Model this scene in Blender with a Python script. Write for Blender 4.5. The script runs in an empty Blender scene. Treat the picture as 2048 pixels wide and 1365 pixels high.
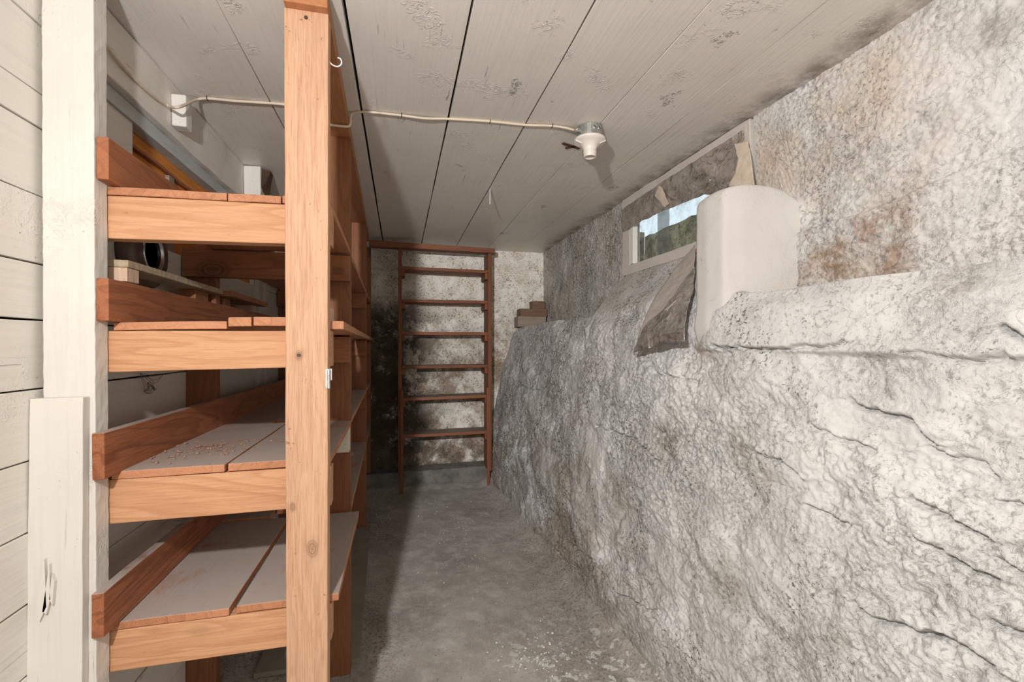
import bpy, bmesh, math, random
import numpy as np
from mathutils import Vector, noise as mn
random.seed(7)
SC = bpy.context.scene
# ---------------------------------------------------------------- camera
CZ = 1.20                      # eye height; heights below are written relative to the eye
F = 930.0; W, H = 2048, 1365
HZ = 692.0                     # horizon row
YAW = math.atan(224.0 / F)
s_, c_ = math.sin(YAW), math.cos(YAW)
cam = bpy.data.cameras.new('camera'); cam.sensor_width = 36; cam.lens = F * 36 / W
cam.shift_y = (HZ - H / 2) / W; cam.clip_start = .02
co = bpy.data.objects.new('camera', cam); SC.collection.objects.link(co)
co.location = (0, 0, CZ); co.rotation_euler = (math.pi / 2, 0, -YAW); SC.camera = co
SC.view_settings.view_transform = 'Standard'; SC.view_settings.look = 'None'
SC.view_settings.exposure = -0.24; SC.view_settings.gamma = 1.0; SC.view_settings.use_curve_mapping = False
# ---------------------------------------------------------------- light
wd = bpy.data.worlds.new('daylight'); SC.world = wd; wd.use_nodes = True
wd.node_tree.nodes['Background'].inputs[0].default_value = (.80, .92, 1, 1)
wd.node_tree.nodes['Background'].inputs[1].default_value = 1.5

def point_lamp(name, loc, power, radius, fall, color=(1, .992, .985)):
    l = bpy.data.lights.new(name, 'POINT'); l.color = color; l.energy = power; l.shadow_soft_size = radius
    l.use_nodes = True; nt = l.node_tree
    em = nt.nodes['Emission']; fo = nt.nodes.new('ShaderNodeLightFalloff')
    fo.inputs['Strength'].default_value = fall[0]
    f2 = nt.nodes.new('ShaderNodeLightFalloff'); f2.inputs['Strength'].default_value = fall[1]
    ad = nt.nodes.new('ShaderNodeMath'); ad.operation = 'ADD'
    nt.links.new(fo.outputs['Linear'], ad.inputs[0]); nt.links.new(f2.outputs['Constant'], ad.inputs[1])
    nt.links.new(ad.outputs[0], em.inputs['Strength'])
    o = bpy.data.objects.new(name, l); SC.collection.objects.link(o); o.location = loc
    return o
point_lamp('flash_key', (-.292, -.02, CZ + .37), 60.0, .022, (.56, .21))
point_lamp('added_soft_fill', (-.16, -.40, CZ + .16), 1.5, .28, (1.0, 0.0), (1, .98, .96))  # unseen soft fill lamp, added behind the camera to lift the shadows

# ---------------------------------------------------------------- helpers
def at(u, v, X=None, Y=None, Z=None):
    a, b = (u - 1024) / F, (HZ - v) / F
    xc, yc = s_ + c_ * a, c_ - s_ * a
    t = X / xc if X is not None else (Y / yc if Y is not None else Z / b)
    return Vector((t * xc, t * yc, t * b))
CEIL = .79
def fl(Y): return -(1.065 + (3.76 - Y) * .055)      # floor height (relative), the floor falls gently
XW = -.69                                           # left plank wall
XU = 1.185                                          # right upper wall
YF = 3.76

def link(name, me, mat=None, parent=None):
    o = bpy.data.objects.new(name, me); SC.collection.objects.link(o)
    if mat: me.materials.append(mat)
    if parent is not None:
        o.parent = parent
        o.location = (0, 0, 0) if parent.parent else -Vector(parent.location)
    return o
def tag(o, label=None, cat=None, group=None, kind=None):
    if label: o['label'] = label
    if cat: o['category'] = cat
    if group: o['group'] = group
    if kind: o['kind'] = kind
    return o
def thing(name, loc, label, cat, group=None):
    o = bpy.data.objects.new(name, None); SC.collection.objects.link(o)
    o.location = (loc[0], loc[1], loc[2] + CZ); o.empty_display_size = .05
    return tag(o, label, cat, group)
def shade(me, smooth=True):
    me.polygons.foreach_set('use_smooth', [smooth] * len(me.polygons))

def hexa_bm(bm, c, n=(1, 1, 1), jit=0.0, js=14.0, seed=0.0):
    """c: 8 corners ordered (x0y0z0,x1y0z0,x0y1z0,x1y1z0, same for z1); heights relative to eye"""
    c = [Vector(p) for p in c]
    nx, ny, nz = n; vm = {}
    def P(i, j, k):
        key = (i, j, k)
        if key in vm: return vm[key]
        a, b, g = i / nx, j / ny, k / nz
        p = Vector((0, 0, 0))
        for q in range(8):
            w = (a if q & 1 else 1 - a) * (b if q & 2 else 1 - b) * (g if q & 4 else 1 - g)
            p += c[q] * w
        if jit:
            p = p + mn.noise_vector(p * js + Vector((seed, seed * 1.7, 3.1))) * jit
        vm[key] = bm.verts.new((p.x, p.y, p.z + CZ)); return vm[key]
    def Q(*v):
        try: bm.faces.new(v)
        except ValueError: pass
    for i in range(nx):
        for j in range(ny):
            Q(P(i, j, 0), P(i, j + 1, 0), P(i + 1, j + 1, 0), P(i + 1, j, 0))
            Q(P(i, j, nz), P(i + 1, j, nz), P(i + 1, j + 1, nz), P(i, j + 1, nz))
    for i in range(nx):
        for k in range(nz):
            Q(P(i, 0, k), P(i + 1, 0, k), P(i + 1, 0, k + 1), P(i, 0, k + 1))
            Q(P(i, ny, k), P(i, ny, k + 1), P(i + 1, ny, k + 1), P(i + 1, ny, k))
    for j in range(ny):
        for k in range(nz):
            Q(P(0, j, k), P(0, j, k + 1), P(0, j + 1, k + 1), P(0, j + 1, k))
            Q(P(nx, j, k), P(nx, j + 1, k), P(nx, j + 1, k + 1), P(nx, j, k + 1))
def bx(x0, x1, y0, y1, z0, z1):
    return [(x0, y0, z0), (x1, y0, z0), (x0, y1, z0), (x1, y1, z0), (x0, y0, z1), (x1, y0, z1), (x0, y1, z1), (x1, y1, z1)]
def finish(name, bm, mat, parent=None, bevel=0.0, smooth=False):
    me = bpy.data.meshes.new(name); bm.normal_update(); bm.to_mesh(me); bm.free()
    if smooth: shade(me)
    o = link(name, me, mat, parent)
    if bevel:
        m = o.modifiers.new('bevel', 'BEVEL'); m.width = bevel; m.segments = 2; m.limit_method = 'ANGLE'; m.angle_limit = math.radians(50)
    return o
def lumber(name, c, mat, parent=None, jit=.0012, bevel=.0018, step=.06):
    c = [Vector(p) for p in c]
    n = [max(1, min(60, int(round((c[q] - c[0]).length / step)))) for q in (1, 2, 4)]
    bm = bmesh.new(); hexa_bm(bm, c, n, jit, 9.0, random.random() * 50)
    return finish(name, bm, mat, parent, bevel)
def tube_bm(bm, pts, r, seg=10, cap=True):
    pts = [Vector(p) for p in pts]; rings = []
    prev = None
    for i, p in enumerate(pts):
        d = (pts[min(i + 1, len(pts) - 1)] - pts[max(i - 1, 0)]).normalized()
        if prev is None:
            a = d.orthogonal().normalized()
        else:
            a = (prev - d * prev.dot(d)).normalized()
        prev = a; b = d.cross(a)
        rr = r[i] if isinstance(r, (list, tuple)) else r
        rings.append([bm.verts.new(Vector((0, 0, CZ)) + p + (a * math.cos(2 * math.pi * k / seg) + b * math.sin(2 * math.pi * k / seg)) * rr) for k in range(seg)])
    for i in range(len(rings) - 1):
        for k in range(seg):
            bm.faces.new((rings[i][k], rings[i][(k + 1) % seg], rings[i + 1][(k + 1) % seg], rings[i + 1][k]))
    if cap:
        bm.faces.new(rings[0][::-1]); bm.faces.new(rings[-1])
def smooth_path(pts, n=8):
    pts = [Vector(p) for p in pts]; out = []
    for i in range(len(pts) - 1):
        p0 = pts[max(i - 1, 0)]; p1 = pts[i]; p2 = pts[i + 1]; p3 = pts[min(i + 2, len(pts) - 1)]
        for k in range(n):
            t = k / n
            out.append(.5 * ((2 * p1) + (p2 - p0) * t + (2 * p0 - 5 * p1 + 4 * p2 - p3) * t * t + (3 * p1 - p0 - 3 * p2 + p3) * t ** 3))
    out.append(pts[-1]); return out
def tube(name, pts, r, mat, parent=None, seg=10):
    bm = bmesh.new(); tube_bm(bm, pts, r, seg); return finish(name, bm, mat, parent, 0, True)
def lathe_bm(bm, ctr, prof, axis='Z', seg=40, squash=(1, 1)):
    rings = []
    for (r, h) in prof:
        ring = []
        for k in range(seg):
            a = 2 * math.pi * k / seg; q = (r * math.cos(a) * squash[0], r * math.sin(a) * squash[1])
            if axis == 'Z': v = (ctr[0] + q[0], ctr[1] + q[1], ctr[2] + h + CZ)
            else: v = (ctr[0] + h, ctr[1] + q[0], ctr[2] + q[1] + CZ)
            ring.append(bm.verts.new(v))
        rings.append(ring)
    for i in range(len(rings) - 1):
        for k in range(seg):
            bm.faces.new((rings[i][k], rings[i][(k + 1) % seg], rings[i + 1][(k + 1) % seg], rings[i + 1][k]))
    bm.faces.new(rings[0][::-1]); bm.faces.new(rings[-1])

# ---- vectorised gradient noise for the masonry
_rng = np.random.RandomState(3); _perm = _rng.permutation(256); _perm = np.concatenate([_perm, _perm])
_g = _rng.normal(size=(256, 2)); _g /= np.linalg.norm(_g, axis=1)[:, None]
def pn(x, y):
    xi = np.floor(x).astype(int); yi = np.floor(y).astype(int); xf = x - xi; yf = y - yi
    u = xf ** 3 * (xf * (xf * 6 - 15) + 10); v = yf ** 3 * (yf * (yf * 6 - 15) + 10)
    def g(ix, iy, dx, dy):
        h = _perm[(_perm[ix & 255] + iy) & 255]; gg = _g[h]; return gg[..., 0] * dx + gg[..., 1] * dy
    a = g(xi, yi, xf, yf); b = g(xi + 1, yi, xf - 1, yf); c = g(xi, yi + 1, xf, yf - 1); d = g(xi + 1, yi + 1, xf - 1, yf - 1)
    return (a + (b - a) * u) * (1 - v) + (c + (d - c) * u) * v
def fbm(x, y, o=4, ox=0.0):
    r = 0; a = 1.0; f = 1.0
    for i in range(o):
        r = r + a * pn(x * f + ox + i * 17.3, y * f + ox * .7 - i * 9.1); a *= .5; f *= 2.03
    return r
def ridge(x, y, o=4, ox=0.0):
    r = 0; a = 1.0; f = 1.0
    for i in range(o):
        r = r + a * (1 - np.abs(pn(x * f + ox + i * 7.3, y * f - ox + i * 5.1)) * 2.6); a *= .5; f *= 2.1
    return r / 1.9
def sst(a, b, x):
    t = np.clip((x - a) / (b - a), 0, 1); return t * t * (3 - 2 * t)
def grid_obj(name, V, mat, keep=None, flip=False, kind=None, parent=None):
    n, m = V.shape[:2]
    idx = np.arange(n * m).reshape(n, m)
    q = np.stack([idx[:-1, :-1], idx[:-1, 1:], idx[1:, 1:], idx[1:, :-1]], -1).reshape(-1, 4)
    if keep is not None: q = q[keep.reshape(-1)]
    if flip: q = q[:, ::-1]
    me = bpy.data.meshes.new(name); P = V.reshape(-1, 3).copy(); P[:, 2] += CZ
    me.vertices.add(len(P)); me.vertices.foreach_set('co', P.astype(np.float32).ravel())
    me.loops.add(len(q) * 4); me.loops.foreach_set('vertex_index', q.astype(np.int32).ravel())
    me.polygons.add(len(q)); me.polygons.foreach_set('loop_start', np.arange(0, len(q) * 4, 4, dtype=np.int32))
    me.update(calc_edges=True); me.validate(); shade(me)
    o = link(name, me, mat, parent)
    if kind: o['kind'] = kind
    return o

# ---------------------------------------------------------------- materials
class NT:
    def __init__(s, name, rough=.7, spec=.3, metal=0.0):
        s.m = bpy.data.materials.new(name); s.m.use_nodes = True; s.t = s.m.node_tree
        s.b = s.t.nodes['Principled BSDF']; s.b.inputs['Roughness'].default_value = rough
        s.b.inputs['Specular IOR Level'].default_value = spec; s.b.inputs['Metallic'].default_value = metal
        s.tc = s.t.nodes.new('ShaderNodeTexCoord').outputs['Object']
    def n(s, k): return s.t.nodes.new(k)
    def set(s, sock, v):
        if isinstance(v, bpy.types.NodeSocket): s.t.links.new(v, sock)
        else: sock.default_value = v
    def map(s, v, scale=(1, 1, 1), rot=(0, 0, 0), loc=(0, 0, 0)):
        q = s.n('ShaderNodeMapping'); s.set(q.inputs[0], v); q.inputs['Scale'].default_value = scale
        q.inputs['Rotation'].default_value = rot; q.inputs['Location'].default_value = loc; return q.outputs[0]
    def noise(s, v, scale, det=4, rough=.55, dist=0.0, out='Fac'):
        q = s.n('ShaderNodeTexNoise'); s.set(q.inputs['Vector'], v); q.inputs['Scale'].default_value = scale
        q.inputs['Detail'].default_value = det; q.inputs['Roughness'].default_value = rough; q.inputs['Distortion'].default_value = dist
        return q.outputs[0 if out == 'Fac' else 1]
    def vor(s, v, scale, feat='F1', out=0):
        q = s.n('ShaderNodeTexVoronoi'); s.set(q.inputs['Vector'], v); q.inputs['Scale'].default_value = scale; q.feature = feat
        return q.outputs[out]
    def ramp(s, f, *st, interp='LINEAR'):
        q = s.n('ShaderNodeValToRGB'); s.set(q.inputs[0], f); e = q.color_ramp.elements; q.color_ramp.interpolation = interp
        while len(e) < len(st): e.new(.5)
        for i, (p, c) in enumerate(st):
            e[i].position = p; e[i].color = (c, c, c, 1) if not isinstance(c, (tuple, list)) else (*c[:3], 1)
        return q.outputs[0]
    def mix(s, f, a, b, mode='MIX'):
        q = s.n('ShaderNodeMix'); q.data_type = 'RGBA'; q.blend_type = mode
        s.set(q.inputs[0], f)
        for k, v in ((6, a), (7, b)):
            s.set(q.inputs[k], (*v, 1) if isinstance(v, tuple) and len(v) == 3 else v)
        return q.outputs[2]
    def math(s, op, a, b=0.0, clamp=False):
        q = s.n('ShaderNodeMath'); q.operation = op; q.use_clamp = clamp; s.set(q.inputs[0], a); s.set(q.inputs[1], b); return q.outputs[0]
    def vadd(s, a, b, k=1.0):
        q = s.n('ShaderNodeVectorMath'); q.operation = 'MULTIPLY_ADD'; s.set(q.inputs[0], b); q.inputs[1].default_value = (k, k, k); s.set(q.inputs[2], a); return q.outputs[0]
    def xyz(s, v):
        q = s.n('ShaderNodeSeparateXYZ'); s.set(q.inputs[0], v); return q.outputs
    def rng(s, v, a, b, c=0.0, d=1.0):
        q = s.n('ShaderNodeMapRange'); q.interpolation_type = 'SMOOTHSTEP'; s.set(q.inputs[0], v)
        if a > b: a, b, c, d = b, a, d, c
        for i, w in enumerate((a, b, c, d)): q.inputs[i + 1].default_value = w
        return q.outputs[0]
    def rand(s): return s.n('ShaderNodeObjectInfo').outputs['Random']
    def bump(s, h, strength, dist, prev=None):
        q = s.n('ShaderNodeBump'); s.set(q.inputs['Height'], h); s.set(q.inputs['Strength'], strength)
        q.inputs['Distance'].default_value = dist
        if prev: s.t.links.new(prev, q.inputs['Normal'])
        return q.outputs[0]
    def out(s, col=None, normal=None, rough=None):
        if col is not None: s.set(s.b.inputs['Base Color'], (*col, 1) if isinstance(col, tuple) and len(col) == 3 else col)
        if normal is not None: s.t.links.new(normal, s.b.inputs['Normal'])
        if rough is not None: s.set(s.b.inputs['Roughness'], rough)
        return s.m

def wood(name, base, dark, axis='Y', rings=1.0, dust=None, dustamt=0.0, knots=.5, rough=.62, spots=.3, knot_at=()):
    m = NT(name, rough, .3)
    off = m.n('ShaderNodeCombineXYZ'); r = m.rand()
    m.set(off.inputs[0], m.math('MULTIPLY', r, 31.0)); m.set(off.inputs[1], m.math('MULTIPLY', r, 17.0)); m.set(off.inputs[2], m.math('MULTIPLY', r, 53.0))
    p = m.vadd(m.tc, off.outputs[0])
    L, T = 1.0, 9.0
    sc = {'X': (L, T, T), 'Y': (T, L, T), 'Z': (T, T, L)}[axis]
    v = m.map(p, sc)
    big = m.noise(v, .9, 3, .5, .4)
    ring = m.math('FRACT', m.math('MULTIPLY', big, 13.0))
    ringc = m.ramp(ring, (0, 0.05), (.5, .2), (.86, 1.0), (.93, .8), (1.0, 0.0))
    sc2 = {'X': (2, 160, 160), 'Y': (160, 2, 160), 'Z': (160, 160, 2)}[axis]
    fib = m.noise(m.map(p, sc2), 1.0, 5, .6)
    blotch = m.noise(v, .45, 3, .5)
    pore = m.noise(m.map(p, {'X': (14, 420, 420), 'Y': (420, 14, 420), 'Z': (420, 420, 14)}[axis]), 1.0, 3, .6)
    kn = m.vor(m.vadd(m.map(p, {'X': (2.2, 7, 7), 'Y': (7, 2.2, 7), 'Z': (7, 7, 2.2)}[axis]), m.noise(p, 14, 2, out='c'), .12), 1.0)
    knm = m.ramp(kn, (.0, 1), (.07, .8), (.12, 0))
    col = m.mix(m.math('MULTIPLY', ringc, .72 * rings), base, dark)
    col = m.mix(m.math('MULTIPLY', m.ramp(pore, (.50, 0), (.64, 1)), .60), col, dark)
    col = m.mix(m.math('MULTIPLY', m.ramp(fib, (.35, 0), (.75, 1)), .38), col, dark)
    lite = tuple(min(1, x * 1.25 + .02) for x in base)
    col = m.mix(m.math('MULTIPLY', m.ramp(blotch, (.35, 0), (.7, 1)), .5), col, lite)
    col = m.mix(m.math('MULTIPLY', knm, knots), col, tuple(x * .35 for x in dark))
    sp = m.ramp(m.noise(p, 95, 3, .6), (.66, 0), (.72, 1))
    sp = m.math('MULTIPLY', sp, m.ramp(m.noise(p, 7, 2), (.45, 0), (.62, 1)))
    col = m.mix(m.math('MULTIPLY', sp, spots), col, tuple(x * .3 for x in dark))
    for (kx, ky, kz, kr) in knot_at:
        q = m.n('ShaderNodeVectorMath'); q.operation = 'SUBTRACT'; m.set(q.inputs[0], m.vadd(m.tc, m.noise(m.tc, 40, 3, out='c'), kr * .5))
        q.inputs[1].default_value = (kx + kr * .25, ky + kr * .25, kz + CZ + kr * .25)
        st_ = {'X': (.6, .2, 1), 'Y': (1, .6, 1), 'Z': (1, .2, .6)}[axis]
        ln_ = m.n('ShaderNodeVectorMath'); ln_.operation = 'LENGTH'; m.set(ln_.inputs[0], m.map(q.outputs[0], st_))
        dd = m.math('DIVIDE', ln_.outputs['Value'], kr)
        rg = m.ramp(m.math('MULTIPLY', dd, .33), (0, .85), (.10, .45), (.16, .75), (.22, .25), (.30, .95), (.37, .35), (.46, .55), (.60, .12), (1, 0))
        col = m.mix(m.math('MULTIPLY', rg, .85), col, tuple(x * .45 for x in dark))
    if dust:
        dm = m.ramp(m.noise(p, 6, 5, .65, .5), (.32 + dustamt * .26, 1), (.46 + dustamt * .29, 0))
        nz = m.n('ShaderNodeNewGeometry'); up = m.rng(m.xyz(nz.outputs['Normal'])[2], .5, .8)
        col = m.mix(m.math('MULTIPLY', m.math('MULTIPLY', dm, up), .93), col, dust)
    nb = m.bump(pore, .3, .0012, m.bump(fib, .45, .002, m.bump(m.noise(v, 4, 5, .6), .3, .004)))
    return m.out(col, nb)

FIR = (.58, .315, .17); FIRD = (.40, .18, .08)
DUST = (.40, .345, .31)
W_post = wood('fir_post', (.60, .37, .235), (.36, .165, .08), 'Z', .42, knots=.7, spots=.7, knot_at=[(*at(625, 1098, Y=1.11), .0075), (*at(598, 711, Y=1.11), .0045), (*at(585, 1015, Y=1.11), .004)])
W_postb = wood('fir_post_brown', (.26, .105, .042), (.16, .055, .022), 'Z', .7, knots=.9, spots=.5)
W_rail = wood('fir_rail', FIR, FIRD, 'X', 1.0, knots=.3)
W_railb = wood('fir_rail_brown', (.33, .135, .055), (.16, .055, .022), 'X', .9, knots=.9, knot_at=[(*at(425, 540, Y=1.712), .020), (*at(676, 542, Y=1.712), .008)])
W_cleat = wood('red_cleat', (.36, .13, .055), (.16, .05, .022), 'Y', 1.0, DUST, .8)
W_plate = wood('plate_wood', (.45, .19, .08), (.22, .08, .03), 'Y', .7)
W_shelf = wood('shelf_board', (.50, .22, .11), (.28, .11, .05), 'Y', .8, DUST, .95)
W_rack = wood('rack_brown', (.22, .075, .03), (.09, .03, .015), 'Z', .5, knots=.2)
W_rackt = wood('rack_tread', (.25, .09, .038), (.11, .035, .018), 'X', .5, (.22, .19, .16), .75, knots=.2)
W_dark = wood('aged_block', (.20, .115, .07), (.09, .05, .03), 'X', .6, knots=.2)
W_grey = wood('grey_block', (.30, .24, .19), (.14, .10, .08), 'X', .6, knots=.2)
W_pale = wood('pale_offcut', (.66, .47, .34), (.42, .26, .17), 'Z', .7, knots=.1)
W_orange = wood('orange_board', (.72, .27, .05), (.36, .12, .02), 'Y', .5)

def painted(name, base, axis='Y', chips=.5, bumpy=1.0, dirt=(.20, .155, .12), spec=.35, mould=0.0, rough=.55):
    m = NT(name, rough, spec)
    p = m.tc
    sc2 = {'X': (3, 90, 90), 'Y': (90, 3, 90), 'Z': (90, 90, 3)}[axis]
    gr = m.noise(m.map(p, sc2), 1.0, 5, .6)
    lo = m.noise(p, 2.2, 5, .6, .3); mid = m.noise(p, 9, 5, .65)
    col = m.mix(m.math('MULTIPLY', m.ramp(lo, (.35, 0), (.7, 1)), .45), base, tuple(x * y for x, y in zip(base, (.87, .85, .82))))
    col = m.mix(m.math('MULTIPLY', m.ramp(mid, (.5, 0), (.75, 1)), .22), col, (base[0] * .83, base[1] * .87, base[2] * .9))
    col = m.mix(m.math('MULTIPLY', m.ramp(gr, (.5, 0), (.8, 1)), .22), col, tuple(x * .6 for x in base))
    hl = m.math('MULTIPLY', m.ramp(m.noise(m.map(p, {'X': (3.5, 130, 130), 'Y': (130, 3.5, 130), 'Z': (130, 130, 3.5)}[axis]), 1.0, 4, .65, .4), (.64, 0), (.69, 1)), m.ramp(m.noise(p, 4.6, 4, .6), (.47, 0), (.58, 1)))
    col = m.mix(m.math('MULTIPLY', hl, chips * .8), col, tuple(x * .38 for x in base))
    pk = m.math('MULTIPLY', m.ramp(m.noise(p, 120, 3, .7), (.66, 0), (.70, 1)), m.ramp(m.noise(p, 6.1, 3, .6), (.50, 0), (.60, 1)))
    col = m.mix(m.math('MULTIPLY', pk, chips), col, dirt)
    # scattered nicks and nail marks
    d = m.vor(m.vadd(p, m.noise(p, 60, 2, out='c'), .03), 14)
    nick = m.ramp(d, (.045, 1), (.085, 0)); gate = m.ramp(m.noise(p, 5, 2), (.5, 0), (.6, 1))
    col = m.mix(m.math('MULTIPLY', m.math('MULTIPLY', nick, gate), chips), col, dirt)
    s2 = m.math('MULTIPLY', m.ramp(m.noise(m.map(p, sc2, loc=(3, 1, 2)), .35, 4, .7, 1.2), (.68, 0), (.72, 1)), gate)
    col = m.mix(m.math('MULTIPLY', s2, chips), col, dirt)
    sc_ = m.vor(m.vadd(m.map(p, (1, .55, 1)), m.noise(p, 18, 3, out='c'), .10), 4.2)
    scar = m.math('MULTIPLY', m.ramp(sc_, (.05, 1), (.11, 0)), m.ramp(m.noise(p, 95, 4, .7, 1.0), (.50, 0), (.56, 1)))
    col = m.mix(m.math('MULTIPLY', scar, chips * .75), col, (base[0] * .30, base[1] * .27, base[2] * .24))
    if mould:
        q = m.ramp(m.noise(p, 11, 6, .75), (.32, 0), (.60, 1))
        e = m.rng(m.xyz(p)[0], XU - .13, XU - .01, 0, 1)
        col = m.mix(m.math('MULTIPLY', m.math('MULTIPLY', q, e), mould), col, (.13, .095, .06))
    n1 = m.bump(gr, min(.35, .25 * bumpy), .003)
    n1 = m.bump(scar, min(1, .9 * bumpy), .004, n1)
    n1 = m.bump(m.noise(m.map(p, (1, .5, 1)), 2.4, 2, .5), .5, .022, n1)
    n2 = m.bump(m.math('MULTIPLY', m.ramp(m.noise(p, 46, 3, .6, 1.6), (.47, 0), (.58, 1), (.63, 0)), m.ramp(m.noise(p, 6, 3), (.58, 0), (.68, 1))), min(1, .22 * bumpy), .003, n1)
    return m.out(col, n2)
P_ceil = painted('painted_ceiling', (.80, .75, .69), 'Y', .8, 3.0, mould=.8, rough=.42)
P_plank = painted('painted_planks', (.76, .715, .65), 'Y', .9, 1.2)
P_post = painted('painted_post_rough', (.66, .625, .57), 'Z', .95, 2.2)
P_face = painted('painted_facing', (.66, .62, .56), 'Z', .45, .5)
P_blue = painted('painted_blue_grey', (.52, .545, .54), 'Y', .6, 1.0)
P_win = painted('painted_window_frame', (.62, .565, .51), 'Y', .6, 1.0)
P_white = painted('white_paint', (.74, .71, .66), 'Z', .4, .6)

def masonry(name, kind):
    m = NT(name, .9, .12)
    p = m.tc; x, y, z = m.xyz(p)
    pw = m.vadd(p, m.noise(p, 9, 4, .6, out='c'), .045)
    n1 = m.noise(p, 2.3, 6, .62, .3); n2 = m.noise(pw, 11, 6, .68); n3 = m.noise(pw, 38, 6, .72)
    white = (.70, .69, .675); grey = (.36, .335, .30); brown = (.36, .27, .20); och = (.62, .45, .29); dark = (.055, .045, .037)
    if kind == 'far':
        col = m.mix(m.ramp(n2, (.42, 0), (.62, 1)), (.86, .83, .76), (.70, .64, .54))
        lowm = m.rng(z, CZ - .05, CZ + .30, 1, 0)
        blob = m.ramp(m.noise(p, 5.5, 6, .68, .2), (.44, 0), (.56, 1))
        col = m.mix(m.math('MULTIPLY', m.math('MULTIPLY', blob, m.rng(z, CZ - .1, CZ + .35, .75, .1)), 1), col, (.25, .17, .11))
        leftm = m.rng(x, .05, .48, 1, .22)
        mould = m.ramp(m.noise(pw, 3.6, 8, .78, .3), (.45, 0), (.52, 1))
        col = m.mix(m.math('MULTIPLY', m.math('MULTIPLY', mould, m.rng(z, CZ + .10, CZ + .45, 1, .05)), m.math('MULTIPLY', leftm, .9)), col, (.055, .045, .03))
        dl = m.math('MULTIPLY', m.math('MULTIPLY', m.rng(x, -.02, .16, 1, 0), m.rng(z, CZ + .22, CZ + .42, 1, .10)), m.ramp(m.noise(pw, 6.5, 8, .80), (.36, 0), (.50, 1)))
        col = m.mix(m.math('MULTIPLY', dl, .9), col, (.075, .052, .032))
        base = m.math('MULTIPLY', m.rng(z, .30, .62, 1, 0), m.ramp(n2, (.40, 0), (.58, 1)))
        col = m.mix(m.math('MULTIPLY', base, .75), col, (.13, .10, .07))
        speck = m.math('MULTIPLY', m.ramp(m.noise(pw, 85, 5, .72), (.55, 0), (.59, 1)), m.ramp(n2, (.36, .1), (.56, 1))); col = m.mix(m.math('MULTIPLY', speck, .85), col, dark)
    elif kind == 'right':
        # lower rubble wall and upper parging carry different stains
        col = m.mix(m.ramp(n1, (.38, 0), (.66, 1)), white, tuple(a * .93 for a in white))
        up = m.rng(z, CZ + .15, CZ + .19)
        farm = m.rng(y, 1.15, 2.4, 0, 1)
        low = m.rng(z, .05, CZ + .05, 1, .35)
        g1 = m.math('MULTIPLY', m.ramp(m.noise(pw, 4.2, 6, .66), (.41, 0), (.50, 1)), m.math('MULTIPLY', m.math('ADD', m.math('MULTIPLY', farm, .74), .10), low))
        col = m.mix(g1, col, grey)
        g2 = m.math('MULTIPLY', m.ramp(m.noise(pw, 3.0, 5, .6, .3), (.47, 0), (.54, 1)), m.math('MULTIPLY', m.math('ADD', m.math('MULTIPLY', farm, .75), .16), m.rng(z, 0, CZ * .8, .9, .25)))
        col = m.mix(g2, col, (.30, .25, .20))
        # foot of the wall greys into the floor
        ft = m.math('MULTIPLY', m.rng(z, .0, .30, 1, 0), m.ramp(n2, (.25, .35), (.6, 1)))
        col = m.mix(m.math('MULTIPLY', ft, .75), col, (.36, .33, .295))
        # ochre damp on the upper near wall
        st = m.math('MULTIPLY', m.ramp(m.noise(p, 3.1, 6, .62, .2), (.40, 0), (.60, 1)), up)
        st = m.math('MULTIPLY', st, m.math('MULTIPLY', m.rng(y, .62, 1.05, .10, 1), m.rng(y, 1.30, 1.5, 1, .22)))
        col = m.mix(m.math('MULTIPLY', st, .55), col, och)
        ru = m.math('MULTIPLY', m.math('MULTIPLY', m.rng(y, .80, .90, 0, 1), m.rng(y, 1.13, 1.2, 1, 0)), m.math('MULTIPLY', up, m.rng(z, CZ + .30, CZ + .38, 1, 0)))
        ru = m.math('MULTIPLY', ru, m.ramp(m.noise(pw, 9, 6, .72), (.44, 0), (.58, 1)))
        col = m.mix(m.math('MULTIPLY', ru, .8), col, (.33, .20, .12))
        rs = m.math('MULTIPLY', m.ramp(m.noise(pw, 7.0, 5, .7), (.54, 0), (.66, 1)), m.math('MULTIPLY', st, m.rng(z, CZ + .30, CZ + .40, 1, .25)))
        col = m.mix(m.math('MULTIPLY', rs, .85), col, (.36, .22, .13))
        fu = m.math('MULTIPLY', m.math('MULTIPLY', up, m.rng(y, 2.1, 2.6, 0, .62)), m.ramp(n2, (.35, .2), (.62, 1)))
        col = m.mix(fu, col, (.33, .30, .25))
        # individual stains
        for (u, v, X0, rad, cc, am) in ((1533, 728, .95, .020, (.55, .34, .20), .8), (1335, 880, .93, .085, (.24, .21, .17), .8), (1470, 900, .93, .07, (.30, .27, .22), .75), (1120, 780, .93, .13, (.27, .24, .20), .7), (1075, 720, .95, .10, (.27, .24, .19), .7),
                                     (1575, 1165, .90, .030, (.28, .22, .16), .8), (1850, 1325, .90, .055, (.27, .22, .17), .8), (1980, 1112, .90, .028, (.26, .24, .17), .8), (1430, 1170, .88, .09, (.25, .22, .18), .75), (1130, 1060, .84, .10, (.22, .19, .15), .8),
                                     (1230, 1000, .88, .12, (.30, .27, .22), .6), (1790, 860, .93, .05, (.45, .44, .36), .6), (1180, 1140, .83, .08, (.20, .18, .14), .8), (1660, 1290, .90, .05, (.36, .33, .28), .7), (1560, 1040, .90, .06, (.42, .38, .32), .6),
                                     (1510, 950, .93, .06, (.40, .36, .31), .6), (1920, 560, 1.05, .05, (.33, .30, .26), .6), (1400, 700, .96, .05, (.50, .38, .27), .6), (1990, 60, XU, .05, (.25, .23, .22), .7), (1860, 250, XU, .06, (.36, .33, .30), .55)):
            a_ = at(u, v, X=X0); q = m.n('ShaderNodeVectorMath'); q.operation = 'DISTANCE'
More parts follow.
